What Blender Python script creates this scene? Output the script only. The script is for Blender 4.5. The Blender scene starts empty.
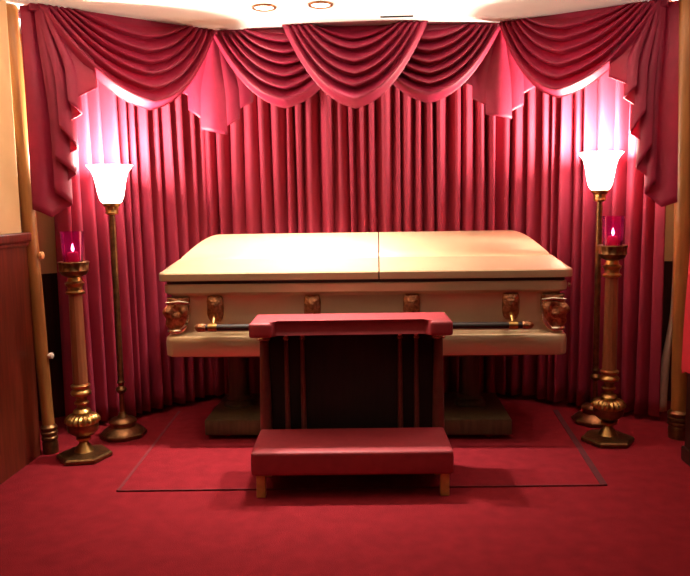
import bpy, bmesh, math, random
from mathutils import Vector, Matrix
C = bpy.context.scene.collection
PI = math.pi
random.seed(7)

# ------------------------------------------------------------------ camera, light, exposure
def make_camera():
    cd = bpy.data.cameras.new('camera'); cd.lens = 38.09; cd.sensor_width = 36; cd.clip_start = .05
    co = bpy.data.objects.new('camera', cd); C.objects.link(co)
    yaw, pit, roll = math.radians(-2.71), math.radians(6.557), math.radians(0.913)
    F = Vector((math.sin(yaw)*math.cos(pit), math.cos(yaw)*math.cos(pit), -math.sin(pit)))
    R = Vector((math.cos(yaw), -math.sin(yaw), 0)); U = R.cross(F)
    c, s = math.cos(roll), math.sin(roll)
    R2 = c*R - s*U; U2 = s*R + c*U
    M = Matrix((R2, U2, -F)).transposed().to_4x4(); M.translation = Vector((0, 0, 1.234))
    co.matrix_world = M
    bpy.context.scene.camera = co
make_camera()
VS = bpy.context.scene.view_settings
VS.view_transform = 'Standard'; VS.look = 'None'; VS.gamma = 1; VS.use_curve_mapping = False
VS.exposure = 0.0
W = bpy.data.worlds.new('world'); bpy.context.scene.world = W; W.use_nodes = True
W.node_tree.nodes['Background'].inputs[0].default_value = (1, .85, .7, 1)
W.node_tree.nodes['Background'].inputs[1].default_value = .01

def lamp(name, kind, loc, energy, color, size=.05, spot=None, blend=.5, parent=None, aim=None):
    d = bpy.data.lights.new(name, kind); d.energy = energy; d.color = color
    if kind == 'AREA':
        d.shape = 'RECTANGLE'; d.size, d.size_y = size
    else:
        d.shadow_soft_size = size
    if spot: d.spot_size = math.radians(spot); d.spot_blend = blend
    o = bpy.data.objects.new(name, d); C.objects.link(o); o.location = loc
    if parent: o.parent = parent
    return o
WARM = (1, .80, .60)
# two recessed ceiling lamps in view over the casket
DOWN = [(-.55, 3.69), (-.27, 3.67)]
for x, y in DOWN:
    lamp('spot', 'SPOT', (x, y, 2.185), 215, (1, .86, .75), .035, 88, 1)
lamp('spot', 'SPOT', (-.15, 2.75, 2.185), 6, (1, .84, .66), .06, 92, 1)  # unseen front spot added to brighten the foreground floor
# unseen uplights added on either side to brighten the ceiling and left wall
for x, y in ((-1.58, 2.55), (1.62, 2.75)):
    u = lamp('uplight', 'SPOT', (x, y, 1.55), 16, (1, .86, .70), .06, 155, .5); u.rotation_euler = (PI, 0, 0)
TORCH = [(-1.40, 3.80, 1.258, 0), (1.195, 4.035, 1.287, 1)]
for x, y, z, k in TORCH:
    lamp('bulb', 'POINT', (x, y, z+.192), 150, (1, .83, .68), .05)

# ------------------------------------------------------------------ materials
def newmat(n):
    m = bpy.data.materials.new(n); m.use_nodes = True
    nt = m.node_tree; b = nt.nodes['Principled BSDF']
    return m, nt, b
def mat(name, col, rough=.6, metal=0, var=.15, scale=20, bump=0, bscale=None, sheen=0, stretch=(1, 1, 1), spec=.5, coat=0):
    m, nt, b = newmat(name)
    tc = nt.nodes.new('ShaderNodeTexCoord'); mp = nt.nodes.new('ShaderNodeMapping')
    mp.inputs['Scale'].default_value = stretch
    nt.links.new(tc.outputs['Object'], mp.inputs[0])
    nz = nt.nodes.new('ShaderNodeTexNoise'); nz.inputs['Scale'].default_value = scale; nz.inputs['Detail'].default_value = 5
    nt.links.new(mp.outputs[0], nz.inputs['Vector'])
    rp = nt.nodes.new('ShaderNodeValToRGB')
    rp.color_ramp.elements[0].position = .3; rp.color_ramp.elements[1].position = .7
    rp.color_ramp.elements[0].color = tuple(c*(1-var) for c in col)+(1,)
    rp.color_ramp.elements[1].color = tuple(min(1, c*(1+var)) for c in col)+(1,)
    nt.links.new(nz.outputs['Fac'], rp.inputs[0]); nt.links.new(rp.outputs[0], b.inputs['Base Color'])
    b.inputs['Roughness'].default_value = rough; b.inputs['Metallic'].default_value = metal
    b.inputs['Specular IOR Level'].default_value = spec
    if sheen:
        b.inputs['Sheen Weight'].default_value = sheen; b.inputs['Sheen Tint'].default_value = tuple(min(1, c*1.3+.02) for c in col)+(1,)
    if coat: b.inputs['Coat Weight'].default_value = coat; b.inputs['Coat Roughness'].default_value = .12
    if bump:
        n2 = nt.nodes.new('ShaderNodeTexNoise'); n2.inputs['Scale'].default_value = bscale or scale*4
        nt.links.new(mp.outputs[0], n2.inputs['Vector'])
        bp = nt.nodes.new('ShaderNodeBump'); bp.inputs['Strength'].default_value = bump; bp.inputs['Distance'].default_value = .01
        nt.links.new(n2.outputs['Fac'], bp.inputs['Height']); nt.links.new(bp.outputs[0], b.inputs['Normal'])
    return m
def translucent(m, w):
    nt = m.node_tree; b = nt.nodes['Principled BSDF']; out = nt.nodes['Material Output']
    tl = nt.nodes.new('ShaderNodeBsdfTranslucent'); mx = nt.nodes.new('ShaderNodeMixShader'); mx.inputs[0].default_value = w
    src = b.inputs['Base Color'].links[0].from_socket
    nt.links.new(src, tl.inputs[0]); nt.links.new(b.outputs[0], mx.inputs[1]); nt.links.new(tl.outputs[0], mx.inputs[2]); nt.links.new(mx.outputs[0], out.inputs[0])
def emis(name, col, st):
    m, nt, b = newmat(name)
    b.inputs['Base Color'].default_value = (*col, 1); b.inputs['Emission Color'].default_value = (*col, 1)
    b.inputs['Emission Strength'].default_value = st
    return m
M = {}
M['carpet'] = mat('carpet', (.21, .012, .018), .95, 0, .12, 14, .5, 260, spec=.1)
M['carpet_panel'] = mat('carpet_panel', (.22, .013, .020), .95, 0, .12, 16, .5, 260, spec=.1)
M['binding'] = mat('binding', (.085, .006, .010), .9, 0, .2, 30)  # darker copy for the right carpet edge, shadow put into the colour
M['binding_soft'] = mat('binding_soft', (.15, .010, .015), .9, 0, .2, 30)
M['ceiling'] = mat('ceiling', (.93, .92, .88), .85, 0, .03, 6)
M['wall'] = mat('wall', (.72, .50, .24), .7, 0, .06, 5)
M['wood'] = mat('wood', (.13, .022, .010), .33, 0, .45, 7, 0, None, 0, (1, 6, .5), .5)
M['darkwood'] = mat('darkwood', (.035, .012, .007), .4, 0, .4, 9, 0, None, 0, (6, 6, .6))
M['postwood'] = mat('postwood', (.36, .15, .04), .32, 0, .25, 9, 0, None, 0, (5, 5, .4))
M['bier'] = mat('bier', (.085, .058, .028), .4, 0, .3, 9, 0, None, 0, (5, 5, .6))
M['curtain'] = mat('curtain', (.34, .022, .055), .75, 0, .10, 30, .15, 400, .35, (1, 1, .2))
M['valance'] = mat('valance', (.35, .015, .057), .52, 0, .08, 24, .10, 300, .35)
translucent(M['valance'], .25)
M['lining'] = mat('lining', (.62, .50, .36), .8, 0, .08, 20, .1)
M['casket'] = mat('casket', (.64, .48, .285), .30, .45, .04, 8, .02, 300, spec=.6)
M['casket_dark'] = mat('casket_dark', (.02, .014, .01), .6)
M['gasket'] = mat('gasket', (.03, .02, .015), .7)
M['copper'] = mat('copper', (.42, .19, .09), .28, .9, .45, 60, .6, 90)
M['silver'] = mat('silver', (.78, .66, .46), .22, .9, .15, 40)
M['handle'] = mat('handle', (.03, .022, .018), .4, .2, .2, 30)
M['brass'] = mat('brass', (.46, .27, .085), .30, .95, .3, 40, .15, 120)
M['darkbrass'] = mat('darkbrass', (.20, .105, .04), .36, .9, .35, 40, .15, 120)
M['standwood'] = mat('standwood', (.32, .11, .045), .38, .2, .2, 10, 0, None, 0, (5, 5, .5))
M['kneel_red'] = mat('kneel_red', (.30, .026, .036), .55, 0, .10, 30, .15, 200)
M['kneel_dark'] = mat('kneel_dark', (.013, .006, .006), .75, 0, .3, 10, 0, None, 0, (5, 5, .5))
M['kneel_leg'] = mat('kneel_leg', (.55, .36, .10), .4, .2, .2, 30)
M['spindle'] = mat('spindle', (.13, .035, .026), .4, .1, .2, 20)
M['wax'] = mat('wax', (.75, .18, .22), .5)
M['red_drape'] = mat('red_drape', (.62, .03, .05), .7, 0, .1, 20, .1, 200, .3)
M['black'] = mat('black', (.01, .008, .008), .7)
M['white'] = mat('white', (.8, .7, .55), .5)
M['peg'] = mat('peg', (.75, .38, .14), .4)
M['shade'] = emis('shade', (1, .85, .72), 16)
M['bulb'] = emis('bulb', (1, .93, .82), 9)
M['flame'] = emis('flame', (1, .55, .5), 30)
def glassmat():
    m, nt, b = newmat('ruby_glass')
    nt.nodes.remove(b)
    out = nt.nodes['Material Output']
    tr = nt.nodes.new('ShaderNodeBsdfTransparent'); tr.inputs[0].default_value = (.97, .45, .74, 1)
    gl = nt.nodes.new('ShaderNodeBsdfGlossy'); gl.inputs[0].default_value = (1, .8, .85, 1); gl.inputs['Roughness'].default_value = .08
    fr = nt.nodes.new('ShaderNodeFresnel'); fr.inputs[0].default_value = 1.35
    mx = nt.nodes.new('ShaderNodeMixShader')
    nt.links.new(fr.outputs[0], mx.inputs[0]); nt.links.new(tr.outputs[0], mx.inputs[1]); nt.links.new(gl.outputs[0], mx.inputs[2])
    tl = nt.nodes.new('ShaderNodeBsdfTranslucent'); tl.inputs[0].default_value = (.75, .05, .45, 1)
    df = nt.nodes.new('ShaderNodeBsdfDiffuse'); df.inputs[0].default_value = (.60, .04, .38, 1)
    ad = nt.nodes.new('ShaderNodeMixShader'); ad.inputs[0].default_value = .5
    nt.links.new(tl.outputs[0], ad.inputs[1]); nt.links.new(df.outputs[0], ad.inputs[2])
    m2 = nt.nodes.new('ShaderNodeMixShader'); m2.inputs[0].default_value = .065
    nt.links.new(mx.outputs[0], m2.inputs[1]); nt.links.new(ad.outputs[0], m2.inputs[2])
    nt.links.new(m2.outputs[0], out.inputs[0])
    return m
M['ruby'] = glassmat()

# ------------------------------------------------------------------ helpers
def obj(name, bm, m, parent=None, smooth=True, loc=None, angle=40):
    me = bpy.data.meshes.new(name)
    bmesh.ops.recalc_face_normals(bm, faces=bm.faces)
    if smooth:
        for f in bm.faces: f.smooth = True
        for e in bm.edges:
            if len(e.link_faces) == 2 and e.calc_face_angle(0) > math.radians(angle): e.smooth = False
    bm.to_mesh(me); bm.free()
    me.materials.append(M[m] if isinstance(m, str) else m)
    o = bpy.data.objects.new(name, me); C.objects.link(o)
    if parent: o.parent = parent
    if loc: o.location = loc
    return o
def tag(o, label, cat, group=None):
    o['label'] = label; o['category'] = cat
    if group: o['group'] = group
    return o
def thing(name, label, cat, loc=(0, 0, 0), rz=0, group=None):
    o = bpy.data.objects.new(name, None); C.objects.link(o); o.location = loc; o.rotation_euler = (0, 0, rz)
    o.empty_display_size = .1
    return tag(o, label, cat, group)
def struct(name, bm, m):
    o = obj(name, bm, m, None, False); o['kind'] = 'structure'; return o
def box(bm, x0, x1, y0, y1, z0, z1, bev=0, rot=None, seg=2):
    t = bmesh.new()
    bmesh.ops.create_cube(t, size=1)
    bmesh.ops.scale(t, vec=(x1-x0, y1-y0, z1-z0), verts=t.verts)
    bmesh.ops.translate(t, vec=((x0+x1)/2, (y0+y1)/2, (z0+z1)/2), verts=t.verts)
    if bev: bmesh.ops.bevel(t, geom=t.edges[:], offset=bev, segments=seg, affect='EDGES', profile=.6)
    if rot: bmesh.ops.transform(t, matrix=rot, verts=t.verts)
    join(bm, t)
    return bm
def join(bm, t):
    me = bpy.data.meshes.new('tmp'); t.to_mesh(me); t.free(); bm.from_mesh(me); bpy.data.meshes.remove(me)
def lathe(bm, prof, n=32, x=0, y=0, flute=None, phase=0, cap=True):
    rings = []
    for i, (r, z) in enumerate(prof):
        ring = []
        for k in range(n):
            a = 2*PI*k/n + phase
            rr = r
            if flute: rr = r*(1+flute(i, a))
            ring.append(bm.verts.new((x+rr*math.cos(a), y+rr*math.sin(a), z)))
        rings.append(ring)
    for a, b in zip(rings, rings[1:]):
        for k in range(n):
            bm.faces.new((a[k], a[(k+1) % n], b[(k+1) % n], b[k]))
    if cap:
        bm.faces.new(rings[0]); bm.faces.new(rings[-1])
    return bm
def tube(bm, pts, r, n=12, cap=True):
    pts = [Vector(p) for p in pts]; rings = []
    rr = r if isinstance(r, (list, tuple)) else [r]*len(pts)
    for i, p in enumerate(pts):
        d = (pts[min(i+1, len(pts)-1)]-pts[max(i-1, 0)]).normalized()
        ref = Vector((0, 0, 1)) if abs(d.z) < .9 else Vector((1, 0, 0))
        a = d.cross(ref).normalized(); b = d.cross(a)
        rings.append([bm.verts.new(p+(a*math.cos(2*PI*k/n)+b*math.sin(2*PI*k/n))*rr[i]) for k in range(n)])
    for a, b in zip(rings, rings[1:]):
        for k in range(n): bm.faces.new((a[k], a[(k+1) % n], b[(k+1) % n], b[k]))
    if cap: bm.faces.new(rings[0]); bm.faces.new(rings[-1])
    return bm
def grid(bm, P):
    V = [[bm.verts.new(p) for p in row] for row in P]
    for i in range(len(V)-1):
        for j in range(len(V[0])-1):
            bm.faces.new((V[i][j], V[i][j+1], V[i+1][j+1], V[i+1][j]))
    return bm
def prism(bm, poly, z0, z1):
    a = [bm.verts.new((x, y, z0)) for x, y in poly]; b = [bm.verts.new((x, y, z1)) for x, y in poly]
    bm.faces.new(a); bm.faces.new(b)
    for i in range(len(poly)): bm.faces.new((a[i], a[(i+1) % len(poly)], b[(i+1) % len(poly)], b[i]))
    return bm
def solid(o, t=.004):
    s = o.modifiers.new('thickness', 'SOLIDIFY'); s.thickness = t; s.offset = 0
    return o

# ------------------------------------------------------------------ the room
HC = 2.20
XL, XR = -1.73, 1.85
LY, RY = 3.50, 3.80                                  # where the alcove opens on either side
fp = [(XL-.7, -2.5), (XR+.7, -2.5), (XR+.7, 5.1), (XL-.7, 5.1)]
struct('floor', prism(bmesh.new(), fp, -.1, 0), 'carpet')
struct('ceiling', prism(bmesh.new(), fp, HC, HC+.1), 'ceiling')
DL, DR = 1.10, .86
struct('wall_left', box(bmesh.new(), XL-.12, XL, -2.5, LY-.03, DL, HC), 'wall')
struct('wall_left_wainscot', box(bmesh.new(), XL-.12, XL+.012, -2.5, LY, 0, DL), 'wood')
b = bmesh.new(); box(b, XL-.12, XL+.035, -2.5, LY+.005, DL-.022, DL+.022, .008); box(b, XL-.12, XL+.022, -2.5, LY+.003, DL-.045, DL-.022, .006)
struct('trim_1', b, 'wood')
struct('wall_right', box(bmesh.new(), XR, XR+.12, -2.5, RY, 0, HC), 'wood')
struct('wall_front', box(bmesh.new(), XL-.12, XR+.12, -2.5, -2.38, 0, HC), 'wood')
# alcove walls hidden behind the drapes
b = bmesh.new(); prism(b, [(XL-.42, LY-.02), (XL-.30, LY-.02), (XL-.30, 4.05), (-1.10, 4.90), (.86, 4.90), (XR+.10, 4.40), (XR+.10, RY), (XR+.22, RY), (XR+.22, 4.50), (.90, 5.02), (-1.14, 5.02), (XL-.42, 4.10)], DR, HC)
struct('wall_back', b, 'wall')
b = bmesh.new(); prism(b, [(XL-.42, LY-.02), (XL-.29, LY-.02), (XL-.29, 4.05), (-1.10, 4.89), (.86, 4.89), (XR+.09, 4.39), (XR+.09, RY), (XR+.22, RY), (XR+.22, 4.50), (.90, 5.02), (-1.14, 5.02), (XL-.42, 4.10)], 0, DR)
struct('wall_back_wainscot', b, 'darkwood')
struct('wall_left_jamb', box(bmesh.new(), XL-.42, XL-.1, LY-.12, LY-.02, 0, HC), 'darkwood')
struct('wall_left_recess', box(bmesh.new(), XL-.31, XL-.285, LY-.01, 4.04, 0, HC), 'darkwood')  # dark panel added over the tan wall to darken the gap by the post
# slot of the ceiling seam
struct('trim_2', box(bmesh.new(), .02, .19, 3.93, 3.945, HC-.006, HC+.01), 'black')
# board the valance hangs from: follows the three sides of the alcove
VB = [(-1.66, 3.535), (-.92, 4.18), (.686, 4.18), (1.434, 3.79)]
b = bmesh.new()
for (x0, y0), (x1, y1) in zip(VB, VB[1:]):
    d = Vector((x1-x0, y1-y0, 0)).normalized(); n = Vector((d.y, -d.x, 0))
    p = [Vector((x0, y0, 0))+n*.045, Vector((x1, y1, 0))+n*.045, Vector((x1, y1, 0))-n*.16, Vector((x0, y0, 0))-n*.16]
    prism(b, [(q.x, q.y) for q in p], HC-.03, HC-.0005)
bo = obj('valance_board', b, 'valance', None, False); tag(bo, 'narrow cloth-covered board along the ceiling carrying the red valance', 'board')

# carpet panel under the casket, edged with strips, the right one darkened as a painted shadow
cp = thing('carpet_panel', 'rectangle of red carpet with dark bound edges under the casket', 'carpet', (0, 0, 0))
t = [(-1.15, 3.02), (.965, 3.10), (1.03, 4.25), (-1.215, 4.25)]
b = bmesh.new()
V0 = [b.verts.new((x, y, 0.0)) for x, y in t]; V1 = [b.verts.new((x, y, .005)) for x, y in t]
b.faces.new(V0); b.faces.new(V1)
for i in range(4): b.faces.new((V0[i], V0[(i+1) % 4], V1[(i+1) % 4], V1[i]))
obj('pile', b, 'carpet_panel', cp, False)
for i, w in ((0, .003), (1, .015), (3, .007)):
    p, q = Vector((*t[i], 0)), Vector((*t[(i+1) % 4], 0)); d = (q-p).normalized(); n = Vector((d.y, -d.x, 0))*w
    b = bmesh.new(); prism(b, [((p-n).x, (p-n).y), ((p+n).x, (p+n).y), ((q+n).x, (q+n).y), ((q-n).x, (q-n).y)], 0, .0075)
    o = obj('edge_binding', b, 'binding' if i == 1 else 'binding_soft', cp, False)  # right strip wider and darker: lamp shadow painted along that edge

# ------------------------------------------------------------------ drapes
def curtain(name, label, p0, p1, z0=.03, z1=2.16, pitch=.085, amp=.058, seed=1, flat=None, flare=0):
    rnd = random.Random(seed)
    a = Vector((*p0, 0)); bb = Vector((*p1, 0)); d = (bb-a); Lh = d.length; d.normalize(); n = Vector((d.y, -d.x, 0))
    # random fold edges
    edges = [0.0]
    while edges[-1] < Lh-.03:
        w = pitch*rnd.uniform(.65, 1.35)
        if flat and edges[-1] <= flat < edges[-1]+w: w = pitch*1.6
        edges.append(edges[-1]+w)
    sc = Lh/edges[-1]; edges = [e*sc for e in edges]
    rows = 22; P = []
    nf = len(edges)-1
    amps = [amp*rnd.uniform(.7, 1.25) for _ in range(nf)]; ph = [rnd.uniform(0, 6.28) for _ in range(nf+1)]
    lean = [rnd.uniform(-.35, .35) for _ in range(nf)]
    for r in range(rows+1):
        v = r/rows; z = z1+(z0-z1)*v
        row = []
        for i in range(nf):
            e0 = edges[i]+.010*math.sin(ph[i]+3.1*v)*(0 if i == 0 else 1)
            e1 = edges[i+1]+.010*math.sin(ph[i+1]+3.1*v)*(0 if i == nf-1 else 1)
            A = amps[i]*(.80+.35*v)
            K = 12
            for k in range(K + (1 if i == nf-1 else 0)):
                u = k/K
                h = math.sin(PI*u)**1.1*1.15 if 0 < u < 1 else 0
                s = e0+(e1-e0)*u + lean[i]*A*math.sin(PI*u)*.8 
                h += .10*math.sin(2*PI*u+ph[i])
                q = a+d*s+n*(A*(h-.45)*2*.8)
                row.append((q.x, q.y, z))
        P.append(row)
    o = obj(name, grid(bmesh.new(), P), 'curtain', None, True, None, 80)
    solid(o, .004)
    return tag(o, label, 'curtain')
curtain('drape', 'long pleated red drape behind the lit lamp at the left side', (-1.725, 3.875), (-1.075, 4.60), seed=3, pitch=.078)
curtain('drape', 'left half of the long pleated red drape on the back wall', (-1.09, 4.575), (-.06, 4.575), seed=5, pitch=.072)
curtain('drape', 'right half of the long pleated red drape on the back wall', (-.065, 4.57), (.86, 4.57), seed=8, pitch=.072)
curtain('drape', 'long pleated red drape behind the lit lamp at the right side', (.835, 4.59), (1.52, 4.10), seed=12, pitch=.076)
curtain('drape', 'shaded end of the red drapery beside the right wooden post', (1.515, 4.10), (1.535, 4.03), seed=13, pitch=.07, amp=.015)

def smooth(x): x = max(0, min(1, x)); return x*x*(3-2*x)
def section(p0, p1):
    a = Vector((*p0, 0)); d = Vector((*p1, 0))-a; L = d.length; d.normalize()
    return a, d, Vector((d.y, -d.x, 0)), L
def swag(label, sec, s0, s1, sag, gl=.27, gr=.27, top=.0, nf=5, uc=.5, n0=.05, bulge=.07, seed=1, zt=HC-.002, pw=2.3):
    a, d, n, L = sec
    wd = s1-s0; NU, NV = 56, 110
    rnd = random.Random(seed)
    jit = [rnd.uniform(.85, 1.15) for _ in range(nf+2)]
    P = []
    # fold boundaries in v: regular folds then one broad hem band
    bd = [0]
    for i in range(nf): bd.append(bd[-1]+jit[i]*(1.35 if i == 0 else 1))
    bd.append(bd[-1]+1.25)
    bd = [x/bd[-1] for x in bd]
    for j in range(NV+1):
        v = j/NV
        k = 0
        while k < nf and v > bd[k+1]: k += 1
        f = (v-bd[k])/(bd[k+1]-bd[k])
        rel = smooth(f/.62) if f < .62 else 1-smooth((f-.62)/.38)*1.0
        if k == nf: rel = smooth(f/.5)*.9 if f < .5 else .9
        if k == 0: rel = smooth((f-.35)/.4)*(1-smooth((f-.75)/.25)) if f < 1 else 0
        curl = smooth((f-.45)/.55) if k == nf else 0
        droop = .55*rel*(bd[k+1]-bd[k])
        row = []
        vl = v**1.0
        sl = s0+gl*wd*(1-vl); sr = s1-gr*wd*(1-vl)
        sg = top+(sag-top)*v
        for i in range(NU+1):
            u = i/NU
            # warp so that the lowest point sits at uc
            w = u*.5/uc if u < uc else .5+(u-uc)*.5/(1-uc)
            x = abs(2*w-1)
            sh = 1-(.80*x**pw+.20*x)
            sh = max(sh, 0)
            e = sh**.55
            t = (sg+droop*.35*sag*sh)*sh
            nn = .050+(n0-.05)*smooth(v*3)+(.012 if n0 > .1 else 0)+bulge*v*sh**.7+.046*rel*e+.012*rel-.07*curl*e
            q = a+d*(sl+(sr-sl)*u)+n*nn
            row.append((q.x, q.y, zt-t))
        P.append(row)
    # tuck the head of the cloth back to the board
    o = obj('swag', grid(bmesh.new(), P), 'valance', None, True, None, 75)
    solid(o, .005)
    return tag(o, label, 'swag')
SL, SB, SR = section(VB[0], VB[1]), section(VB[1], VB[2]), section(VB[2], VB[3])
swag('leftmost draped red swag above the left lit lamp', SL, .03, SL[3]-.01, .45, uc=.55, seed=2, gl=.22, gr=.22)
swag('red swag at the back left, tucked under the middle swag', SB, .0, .83, .42, uc=.5, seed=3, n0=.03)
swag('red swag at the back right, tucked under the middle swag', SB, SB[3]-.81, SB[3]-.0, .41, uc=.5, seed=6, n0=.03)
swag('middle red swag overlapping its two neighbours', SB, .41, SB[3]-.41, .44, uc=.5, seed=4, n0=.11)
swag('rightmost draped red swag above the right lit lamp', SR, .0, SR[3]-.02, .42, uc=.42, seed=5, gl=.22, gr=.22)

def cascade(label, sec, s0, layers, n0=.02, zt=HC-.008, step=.016, centre=False):
    """pleated tail: layers = list of (s, drop) turning points along the cloth, folding to and fro"""
    a, d, n, L = sec
    pts = []
    N = 9
    for i in range(len(layers)-1):
        (sa, da), (sb, db) = layers[i], layers[i+1]
        for k in range(N):
            u = k/N
            pts.append((sa+(sb-sa)*u, da+(db-da)*u, i+u))
    pts.append((*layers[-1], len(layers)-1))
    rows = 26; P = []
    for r in range(rows+1):
        v = r/rows; row = []
        for s, dr, q in pts:
            gather = .42+.58*smooth(v*1.5)                       # gathered at the head
            qq = (len(layers)-1)/2-abs(q-(len(layers)-1)/2) if centre else q
            depth = n0+step*qq*(.55+.45*v)+(.016 if centre else .012)*math.sin(PI*(q % 1))*(1 if int(q) % 2 == 0 else -1)
            s_ = s0+s*(1 if not centre and (s < 0) == (s0 < .1) else gather)
            p = a+d*s_+n*depth
            row.append((p.x, p.y, zt-dr*v))
        P.append(row)
    o = obj('cascade', grid(bmesh.new(), P), 'valance', None, True, None, 60)
    solid(o, .005)
    return tag(o, label, 'valance tail')
# two-sided tails in the back corners: centre longest
cascade('short zigzag tail of red cloth between the leftmost and back left swags', section((-1.02, 4.215), (-.72, 4.215)), .115,
        [(-.22, .28), (-.10, .35), (-.165, .39), (-.05, .47), (-.09, .505), (.055, .535), (.01, .51), (.125, .45), (.07, .42), (.20, .35)], .0, zt=HC-.032, step=.014, centre=True)
cascade('short zigzag tail of red cloth between the back right and rightmost swags', section((.52, 4.215), (.82, 4.215)), .165,
        [(-.20, .27), (-.09, .325), (-.155, .365), (-.045, .425), (-.085, .455), (.055, .48), (.01, .46), (.125, .405), (.07, .37), (.20, .30)], .0, zt=HC-.032, step=.014, centre=True)
cascade('long stepped red tail hanging beside the left wooden post', SL, .0,
        [(-.035, .96), (.05, 1.0), (.15, .94), (.065, .88), (.17, .79), (.07, .72), (.175, .67), (.09, .57), (.195, .50), (.13, .45), (.27, .37)], .0, step=.013)
cascade('long stepped red tail hanging beside the right wooden post', SR, SR[3]+.0,
        [(.115, .96), (.0, 1.0), (-.08, .93), (-.03, .88), (-.12, .80), (-.05, .70), (-.15, .63), (-.08, .53), (-.18, .455), (-.12, .41), (-.25, .35)], .0, step=.013)

# ------------------------------------------------------------------ wooden posts of the opening
def post(label, loc, r, h, r2, tilt=0):
    p = thing('post', label, 'post', loc)
    obj('shaft', lathe(bmesh.new(), [(r*1.12, .05), (r*1.0, .2), (r+(r2-r)*.3, .7), (r+(r2-r)*.55, 1.2), (r2, h)], 28), 'postwood', p)
    pr = [(r*1.3, 0), (r*1.35, .05), (r*1.25, .06)]
    for k in range(3): pr += [(r*1.2, .066+k*.026), (r*1.42, .072+k*.026), (r*1.42, .084+k*.026), (r*1.2, .09+k*.026)]
    pr += [(r*1.05, .15)]
    obj('collar', lathe(bmesh.new(), pr, 28), 'darkbrass', p)
    return p
pl = post('slim round wooden post beside the left wainscot wall', (-1.68, 3.53, 0), .029, HC-.006, .043)
pl.rotation_euler = (0, math.radians(-1.9), 0)
for z, s, pm in ((1.005, 1.1, 'peg'), (.50, .9, 'white')):
    b = bmesh.new(); tube(b, [(.022, .0, 0), (.036, .0, 0), (.040, 0, 0), (.054, 0, 0), (.061, 0, 0)], [.008*s, .008*s, .017*s, .017*s, .006*s], 14)
    obj('peg', b, pm, pl, True, (0, 0, z))
pr_ = post('slim round wooden post at the right edge of the alcove', (1.548, 3.76, 0), .040, HC-.006, .046)
pr_.rotation_euler = (0, math.radians(-.9), 0)

# cream lining strip and red cloth by the right post
b = bmesh.new(); P = []
for r in range(21):
    v = r/20; z = .98-.93*v
    w = .018+.055*smooth((v-.35)/.65); x = 1.615-.045*smooth((v-.3)/.7)
    P.append([(x-w*.5+w*k/6, 4.06-.02*math.sin(PI*k/6)+.02*v, z+.0) for k in range(7)])
tag(solid(obj('curtain_lining', grid(b, P), 'lining', None)), 'narrow cream lining strip hanging at the end of the right drape', 'lining')
def rrect_(L, Wd, r, n=6):
    pts = []
    for cx, cy, a0 in ((L-r, Wd-r, 0), (-L+r, Wd-r, PI/2), (-L+r, -Wd+r, PI), (L-r, -Wd+r, 1.5*PI)):
        for k in range(n+1):
            a = a0+PI/2*k/n; pts.append((cx+r*math.cos(a), cy+r*math.sin(a)))
    return pts
# narrow dark pedestal with a red cloth at the right edge of the picture
pd = thing('pedestal', 'dark wooden pedestal under a red cloth at the right edge', 'pedestal', (1.575, 3.30, 0))
obj('body', box(bmesh.new(), -.14, .14, -.10, .12, .06, 1.09, .006), 'darkwood', pd)
obj('plinth', box(bmesh.new(), -.15, .15, -.115, .135, 0, .07, .01), 'darkwood', pd)
b = bmesh.new(); rings = []
for i in range(21):
    v = i/20
    if v < .15: ex = -.05+.06*smooth(v/.15); z = 1.102-.008*smooth((v-.10)/.05)
    else: ex = .012+.010*(v-.15); z = 1.094-.665*(v-.15)/.85
    ring = []
    for k, (x, y) in enumerate(rrect_(.14+ex, .11+ex, .03, 10)):
        w = 1+.05*smooth((v-.15)/.6)*math.sin(k*2*PI/11*2.3)
        ring.append(b.verts.new((x*w, .01+y*w, z+(.012*math.sin(k*.7)*v if v > .5 else 0))))
    rings.append(ring)
m_ = len(rings[0]); b.faces.new(rings[0])
for p, q in zip(rings, rings[1:]):
    for k in range(m_): b.faces.new((p[k], p[(k+1) % m_], q[(k+1) % m_], q[k]))
tag(obj('red_cloth', b, 'red_drape', None, True, (1.575, 3.30, 0)), 'red cloth draped over the dark pedestal beside the right post', 'cloth')

# ------------------------------------------------------------------ ceiling lights
for (x, y), lab in zip(DOWN, ('round recessed ceiling light, the left one of the two', 'round recessed ceiling light, the right one of the two')):
    t = thing('recessed_light', lab, 'ceiling light', (x, y, HC))
    b = bmesh.new(); lathe(b, [(.046, -.001), (.046, -.006), (.052, -.010), (.060, -.007), (.062, -.001)], 40, cap=False)
    obj('trim_ring', b, 'copper', t)
    b = bmesh.new(); lathe(b, [(.045, -.001), (.045, -.003), (.02, -.004)], 40); obj('lens', b, 'bulb', t)

# ------------------------------------------------------------------ casket
def rrect(L, Wd, r, n=6):
    pts = []
    for cx, cy, a0 in ((L-r, Wd-r, 0), (-L+r, Wd-r, PI/2), (-L+r, -Wd+r, PI), (L-r, -Wd+r, 1.5*PI)):
        for k in range(n+1):
            a = a0+PI/2*k/n; pts.append((cx+r*math.cos(a), cy+r*math.sin(a)))
    return pts
def sweep(bm, L, Wd, prof, r=.04, n=6):
    rings = []
    for ix, iy, z in prof:
        rr = max(.003, r-min(ix, iy)*.5)
        rings.append([bm.verts.new((x, y, z)) for x, y in rrect(L-ix, Wd-iy, rr, n)])
    m = len(rings[0])
    for a, b in zip(rings, rings[1:]):
        for k in range(m): bm.faces.new((a[k], a[(k+1) % m], b[(k+1) % m], b[k]))
    bm.faces.new(rings[0]); bm.faces.new(rings[-1])
    return bm
CL, CW, CY = 1.035, .36, 3.66
cas = thing('casket', 'closed golden beige casket with split lid in front of the red drapes', 'casket', (-.082, CY+CW, 0))
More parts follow.
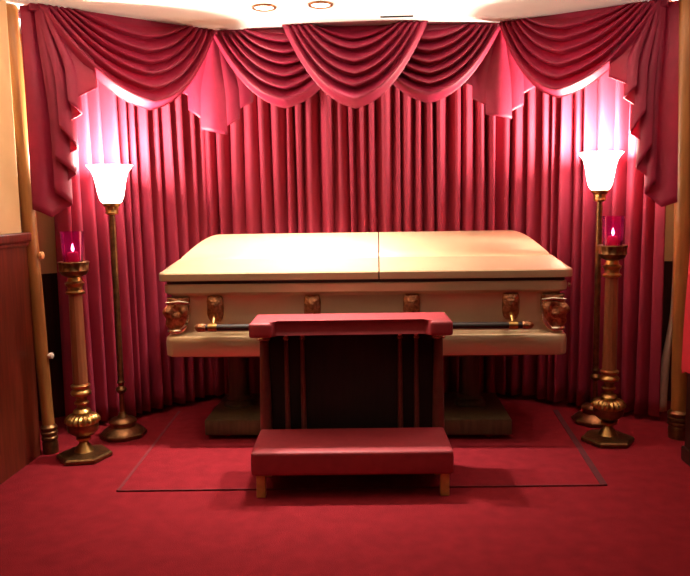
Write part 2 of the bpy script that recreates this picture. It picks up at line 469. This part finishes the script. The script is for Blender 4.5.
body = [(.04, .04, .461), (.012, .012, .461), (.006, .006, .468), (.004, .004, .535), (.008, .008, .560), (.020, .020, .572), (.034, .034, .578), (.040, .040, .585),
        (.040, .040, .770), (.036, .036, .778), (.014, .014, .788), (.008, .008, .795), (.008, .008, .832), (.014, .014, .838), (.05, .05, .838)]
obj('body', sweep(bmesh.new(), CL, CW, body, .05), 'casket', cas)
obj('gasket', sweep(bmesh.new(), CL, CW, [(.02, .02, .838), (.02, .02, .856)], .04), 'gasket', cas)
lid = [(.03, .03, .856), (-.010, -.004, .856), (-.014, -.008, .860), (-.014, -.008, .892), (-.010, -.004, .899), (0, .012, .904)]
lid += [(.032, .06, .930), (.062, .112, .953), (.067, .120, .9575), (.074, .130, .9570), (.079, .138, .968)]
for k in range(1, 9):
    u = k/8; lid.append((.080+.158*u, .140+.217*u, .969+.109*math.sin(u*PI/2)))
def lid_half(x0, keep_neg):
    bm = sweep(bmesh.new(), CL, CW, lid, .035)
    bmesh.ops.remove_doubles(bm, verts=bm.verts, dist=.0005)
    g = bm.verts[:]+bm.edges[:]+bm.faces[:]
    r = bmesh.ops.bisect_plane(bm, geom=g, plane_co=(x0, 0, 0), plane_no=(1, 0, 0), clear_outer=keep_neg, clear_inner=not keep_neg)
    ed = [e for e in r['geom_cut'] if isinstance(e, bmesh.types.BMEdge)]
    bmesh.ops.contextual_create(bm, geom=ed)
    return bm
obj('lid_panel', lid_half(.078, True), 'casket', cas, True, None, 18)
obj('lid_panel', lid_half(.084, False), 'casket', cas, True, None, 18)
# front handle: bar, tips, lugs with embossed plates
hb = bmesh.new(); tube(hb, [(-.835, -CW-.035, .622), (.825, -CW-.035, .622)], .017, 16)
bar = obj('handle_bar', hb, 'handle', cas)
for s, x in ((-1, -.835), (1, .825)):
    b = bmesh.new(); tube(b, [(x-s*.035, -CW-.035, .622), (x-s*.03, -CW-.035, .622), (x, -CW-.035, .622), (x+s*.012, -CW-.035, .622), (x+s*.022, -CW-.035, .622)], [.0175, .021, .022, .018, .006], 16)
    o = obj('handle_tip', b, 'copper', bar); o['label'] = 'coppery rounded tip of the handle bar'
def lug(x):
    b = bmesh.new(); y = -CW+.04
    # shield plate, rounded, embossed
    P = []; w, h = .042, .066
    for i in range(13):
        v = i/12; row = []
        for k in range(13):
            u = k/12*2-1
            ww = w*(1 - .25*max(0, (v-.6)/.4)**2)
            dome = (1-u**4)*(1-(2*v-1)**4)
            emb = .010*math.exp(-((u/.5)**2+((v-.42)/.28)**2)) + .003*math.cos(u*9)*math.cos(v*14)
            row.append((x+u*ww*(1-.2*abs(2*v-1)**6), y-.004-.012*dome-emb, .708+h-2*h*v))
        P.append(row)
    grid(b, P)
    o = obj('handle_plate', b, 'copper', cas); solid(o, .004)
    b = bmesh.new()
    tube(b, [(x, y-.010, .672), (x, y-.034, .668), (x, y-.055, .652), (x, y-.068, .636), (x, y-.075, .622)], [.010, .012, .010, .008, .012], 12)
    tube(b, [(x-.022, -CW-.035, .622), (x+.022, -CW-.035, .622)], .021, 16)
    obj('handle_arm', b, 'brass', cas)
for x in (-.765, -.262, .245, .745): lug(x)
# corner ornaments, front corners and back corners
def corner(sx, sy):
    b = bmesh.new(); P = []
    # quarter-round column wrapped round the casket corner, narrower at the top and swelling outwards at the foot
    for i in range(25):
        v = i/24; z = .768-.178*v
        row = []
        for k in range(25):
            u = k/24*2-1                                          # along the corner: -1 end side, +1 front side
            ext = .098*math.sqrt(1-.80*max(0, (v-.3)/.7)**2.6)
            lift = .010+.014*math.sin(PI*v)+.006*math.cos(u*7)*math.cos(v*16)+.010*math.exp(-((v-.45)/.22)**2)*abs(math.cos(u*PI))
            c = CL-.040; cy = CW-.040
            if u > 0: x, y = c-u*ext+lift*.7*(1-u), cy+lift*(1-u**8)
            else: x, y = c+lift*(1-u**8), cy+u*ext+lift*.7*(1+u)
            row.append((sx*x, sy*y, z))
        P.append(row)
    grid(b, P)
    o = obj('corner_ornament', b, 'copper', cas); solid(o, .004)
    # pale leaf scroll sweeping round the foot of it
    b = bmesh.new()
    pts = []
    for k in range(15):
        u = k/14
        v = .12+.86*u; ext = .098*math.sqrt(1-.80*max(0, (v-.3)/.7)**2.6)
        pts.append((sx*(CL-.040-ext+.004), sy*(CW-.030), .768-.178*v))
    pts += [(sx*(CL-.075), sy*(CW-.022), .592), (sx*(CL-.045), sy*(CW-.020), .592), (sx*(CL-.022), sy*(CW-.035), .594)]
    tube(b, pts, [.004+.010*smooth((k-4)/9) for k in range(15)]+[.014, .013, .008], 10)
    s = obj('leaf_scroll', b, 'silver', o); s['label'] = 'pale gilt scroll curling under the ornament'
    b = bmesh.new(); tube(b, [(sx*(CL-.135), sy*(CW-.02), .742), (sx*(CL-.085), sy*(CW-.012), .748), (sx*(CL-.02), sy*(CW-.016), .742)], [.006, .009, .006], 10)
    obj('upper_scroll', b, 'silver', o)
for sx in (-1, 1):
    for sy in (-1, 1): corner(sx, sy)
b = bmesh.new(); lathe(b, [(.010, .0), (.012, .004), (.006, .012)], 16); bmesh.ops.rotate(b, cent=(0, 0, 0), matrix=Matrix.Rotation(PI/2, 3, 'Y'), verts=b.verts)
obj('end_latch', b, 'silver', cas, True, (CL-.006, -CW+.03, .815))

# ------------------------------------------------------------------ bier under the casket
bi = thing('bier', 'dark wooden bier with round columns carrying the casket', 'bier', (-.115, 4.02, .013))
obj('base', box(bmesh.new(), -.815, .795, -.31, .24, .016, .100, .010), 'bier', bi)
for x in (-.69, .615):
    prof = [(.085, .100), (.085, .115), (.068, .130), (.074, .142), (.058, .157), (.055, .22), (.052, .33), (.056, .39), (.070, .405), (.075, .41), (.075, .419)]
    obj('column', lathe(bmesh.new(), prof, 28, x, 0), 'bier', bi)
obj('top_frame', box(bmesh.new(), -.86, .84, -.24, .24, .419, .446, .006), 'bier', bi)
for x in (-.70, .68):
    for y in (-.17, .19):
        b = bmesh.new(); lathe(b, [(.004, -.010), (.010, -.010), (.012, -.005), (.012, .005), (.010, .010), (.004, .010)], 20)
        bmesh.ops.rotate(b, cent=(0, 0, 0), matrix=Matrix.Rotation(PI/2, 3, 'X'), verts=b.verts)
        bmesh.ops.translate(b, vec=(x, y-.11, .0125), verts=b.verts); tube(b, [(x, y-.11, .0125), (x, y-.11, .02)], .005, 8)
        obj('caster', b, 'silver', bi)

# ------------------------------------------------------------------ kneeler
kn = thing('kneeler', 'padded red prayer kneeler standing in front of the casket', 'kneeler', (-.122, 3.0, 0), math.radians(2.0))
pw = .425
obj('kneeling_pad', box(bmesh.new(), -pw-.003, pw, -.045, .29, .100, .203, .016, None, 4), 'kneel_red', kn, True, None, 60)
for sx in (-1, 1):
    for y in (-.028, .20):
        obj('foot', box(bmesh.new(), sx*(pw-.035)-.019, sx*(pw-.035)+.019, y-.0, y+.035, 0, .104, .004), 'kneel_leg', kn)
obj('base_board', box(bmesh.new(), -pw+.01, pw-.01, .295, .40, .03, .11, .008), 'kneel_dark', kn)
ZT = .725
b = bmesh.new()
o_ = [(-.445, .12), (-.345, .12), (-.335, .20), (.335, .20), (.345, .12), (.445, .12), (.445, .40), (-.445, .40)]
prism(b, o_, ZT-.066, ZT); bmesh.ops.bevel(b, geom=b.edges[:], offset=.016, segments=3, affect='EDGES', profile=.6)
obj('armrest', b, 'kneel_red', kn, True, None, 60)
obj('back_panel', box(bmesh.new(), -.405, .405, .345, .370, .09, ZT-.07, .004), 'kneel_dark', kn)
def spin(x, y, r, capital):
    h0, h1 = .105, ZT-.065
    p = [(r*1.5, h0), (r*1.5, h0+.015), (r*1.05, h0+.03), (r*1.25, h0+.10), (r*1.15, h0+.25), (r*.95, h0+.42), (r*.9, h1-.05), (r*.9, h1)]
    s = obj('spindle' if not capital else 'corner_post', lathe(bmesh.new(), p, 20, x, y), 'spindle', kn)
    c = [(r*1.0, h1-.045), (r*1.5, h1-.042), (r*1.5, h1-.034), (r*1.1, h1-.03), (r*1.2, h1-.018), (r*1.7, h1-.006), (r*1.7, h1)]
    o = obj('capital', lathe(bmesh.new(), c, 20, x, y), 'silver', s)
for sx in (-1, 1):
    spin(sx*.402, .315, .023, True)
    for x in (.300, .225): spin(sx*x, .312, .010, False)

# ------------------------------------------------------------------ torchiere lamps
def torchiere(label, x, y, z, shade_h):
    t = thing('torchiere_lamp', label, 'floor lamp', (x, y, 0))
    b = bmesh.new()
    lathe(b, [(.118, 0), (.124, .008), (.124, .022), (.112, .03)], 8, phase=PI/8)
    base = obj('base', b, 'darkbrass', t, True, None, 25)
    b = bmesh.new(); lathe(b, [(.112, .03), (.085, .052), (.072, .058), (.070, .068), (.074, .085), (.064, .098), (.030, .108), (.022, .122), (.017, .135)], 32)
    obj('base_dome', b, 'darkbrass', t)
    pr = [(.014, .13), (.013, .235), (.024, .245), (.030, .258), (.024, .270), (.014, .278), (.018, .292), (.022, .300), (.016, .310), (.0165, .33), (.0165, z-.09), (.012, z-.05)]
    obj('pole', lathe(bmesh.new(), pr, 24), 'darkbrass', t)
    pr = [(.018, z-.062), (.030, z-.058), (.034, z-.050), (.030, z-.042), (.034, z-.02), (.044, z-.014), (.046, z-.002), (.040, z+.004)]
    obj('socket', lathe(bmesh.new(), pr, 24, flute=lambda i, a: .06*math.cos(12*a) if i in (3, 4) else 0), 'brass', t)
    h = shade_h
    pr = [(.040, z), (.052, z+.008), (.062, z+.03), (.070, z+h*.35), (.078, z+h*.6), (.090, z+h*.82), (.112, z+h*.97), (.118, z+h), (.114, z+h), (.086, z+h*.82), (.073, z+h*.6), (.065, z+h*.35), (.056, z+.03), (.03, z+.012)]
    obj('glass_shade', lathe(bmesh.new(), pr, 40), 'shade', t)
    return t
torchiere('lit torchiere floor lamp with white glass bowl, left of the casket', TORCH[0][0], TORCH[0][1], TORCH[0][2], .195)
torchiere('lit torchiere floor lamp with white glass bowl, right of the casket', TORCH[1][0], TORCH[1][1], TORCH[1][2], .20)

# ------------------------------------------------------------------ candle stands
def candle_stand(label, clabel, x, y, rz, dz):
    t = thing('candle_stand', label, 'candle stand', (x, y, 0), rz)
    b = bmesh.new(); lathe(b, [(.128, 0), (.134, .006), (.134, .020), (.126, .027), (.05, .038)], 6)
    obj('base', b, 'darkbrass', t, True, None, 20)
    pr = [(.05, .036), (.040, .050), (.032, .066), (.022, .078), (.020, .086), (.034, .094), (.036, .104), (.024, .114)]
    obj('foot', lathe(bmesh.new(), pr, 28), 'brass', t)
    pr = [(.022, .112), (.050, .122), (.072, .142), (.076, .165), (.074, .180)]
    obj('urn', lathe(bmesh.new(), pr, 48), 'darkbrass', t)
    pr = [(.074, .178), (.082, .190), (.078, .205), (.062, .220), (.042, .228)]
    obj('fluted_band', lathe(bmesh.new(), pr, 96, flute=lambda i, a: .07*math.cos(20*a) if i in (1, 2, 3) else 0), 'brass', t)
    pr = [(.04, .226), (.044, .236), (.038, .246), (.024, .254), (.022, .268), (.034, .276), (.036, .284), (.026, .292), (.024, .312), (.046, .322), (.050, .332), (.046, .342), (.036, .350), (.046, .362), (.047, .370), (.036, .378)]
    obj('collar', lathe(bmesh.new(), pr, 32), 'brass', t)
    H = .84+dz
    obj('shaft', lathe(bmesh.new(), [(.035, .376), (.034, .5), (.032, .7), (.031, H)], 28, flute=lambda i, a: .03*math.cos(12*a)), 'standwood', t)
    pr = [(.032, H), (.044, H+.004), (.046, H+.014), (.036, H+.022), (.036, H+.04), (.044, H+.048), (.046, H+.058), (.034, H+.066), (.030, H+.085), (.034, H+.090)]
    obj('capital', lathe(bmesh.new(), pr, 28), 'brass', t)
    pr = [(.034, H+.088), (.058, H+.098), (.070, H+.118), (.066, H+.128), (.068, H+.150), (.072, H+.158), (.068, H+.162), (.05, H+.158), (.05, H+.150)]
    obj('cup', lathe(bmesh.new(), pr, 60, flute=lambda i, a: .05*math.cos(12*a) if i in (3, 4, 5) else 0), 'darkbrass', t)
    z = H+.151
    v = thing('votive_candle', clabel, 'candle', (x, y, z), 0)
    pr = [(.040, .002), (.046, .008), (.050, .06), (.054, .155), (.0515, .155), (.0475, .06), (.044, .012), (.02, .010)]
    obj('glass', lathe(bmesh.new(), pr, 40, cap=False), 'ruby', v)
    obj('wax', lathe(bmesh.new(), [(.026, .003), (.026, .05), (.024, .056), (.004, .054)], 24), 'wax', v)
    obj('flame', lathe(bmesh.new(), [(.001, .058), (.006, .066), (.007, .073), (.004, .085), (.0005, .097)], 14), 'flame', v)
candle_stand('wooden candle stand with hexagonal brass foot, left of the casket', 'lit candle in ruby glass on the left candle stand', -1.475, 3.455, math.radians(12), -.022)
candle_stand('wooden candle stand with hexagonal brass foot, right of the casket', 'lit candle in ruby glass on the right candle stand', 1.165, 3.70, math.radians(-2), .008)
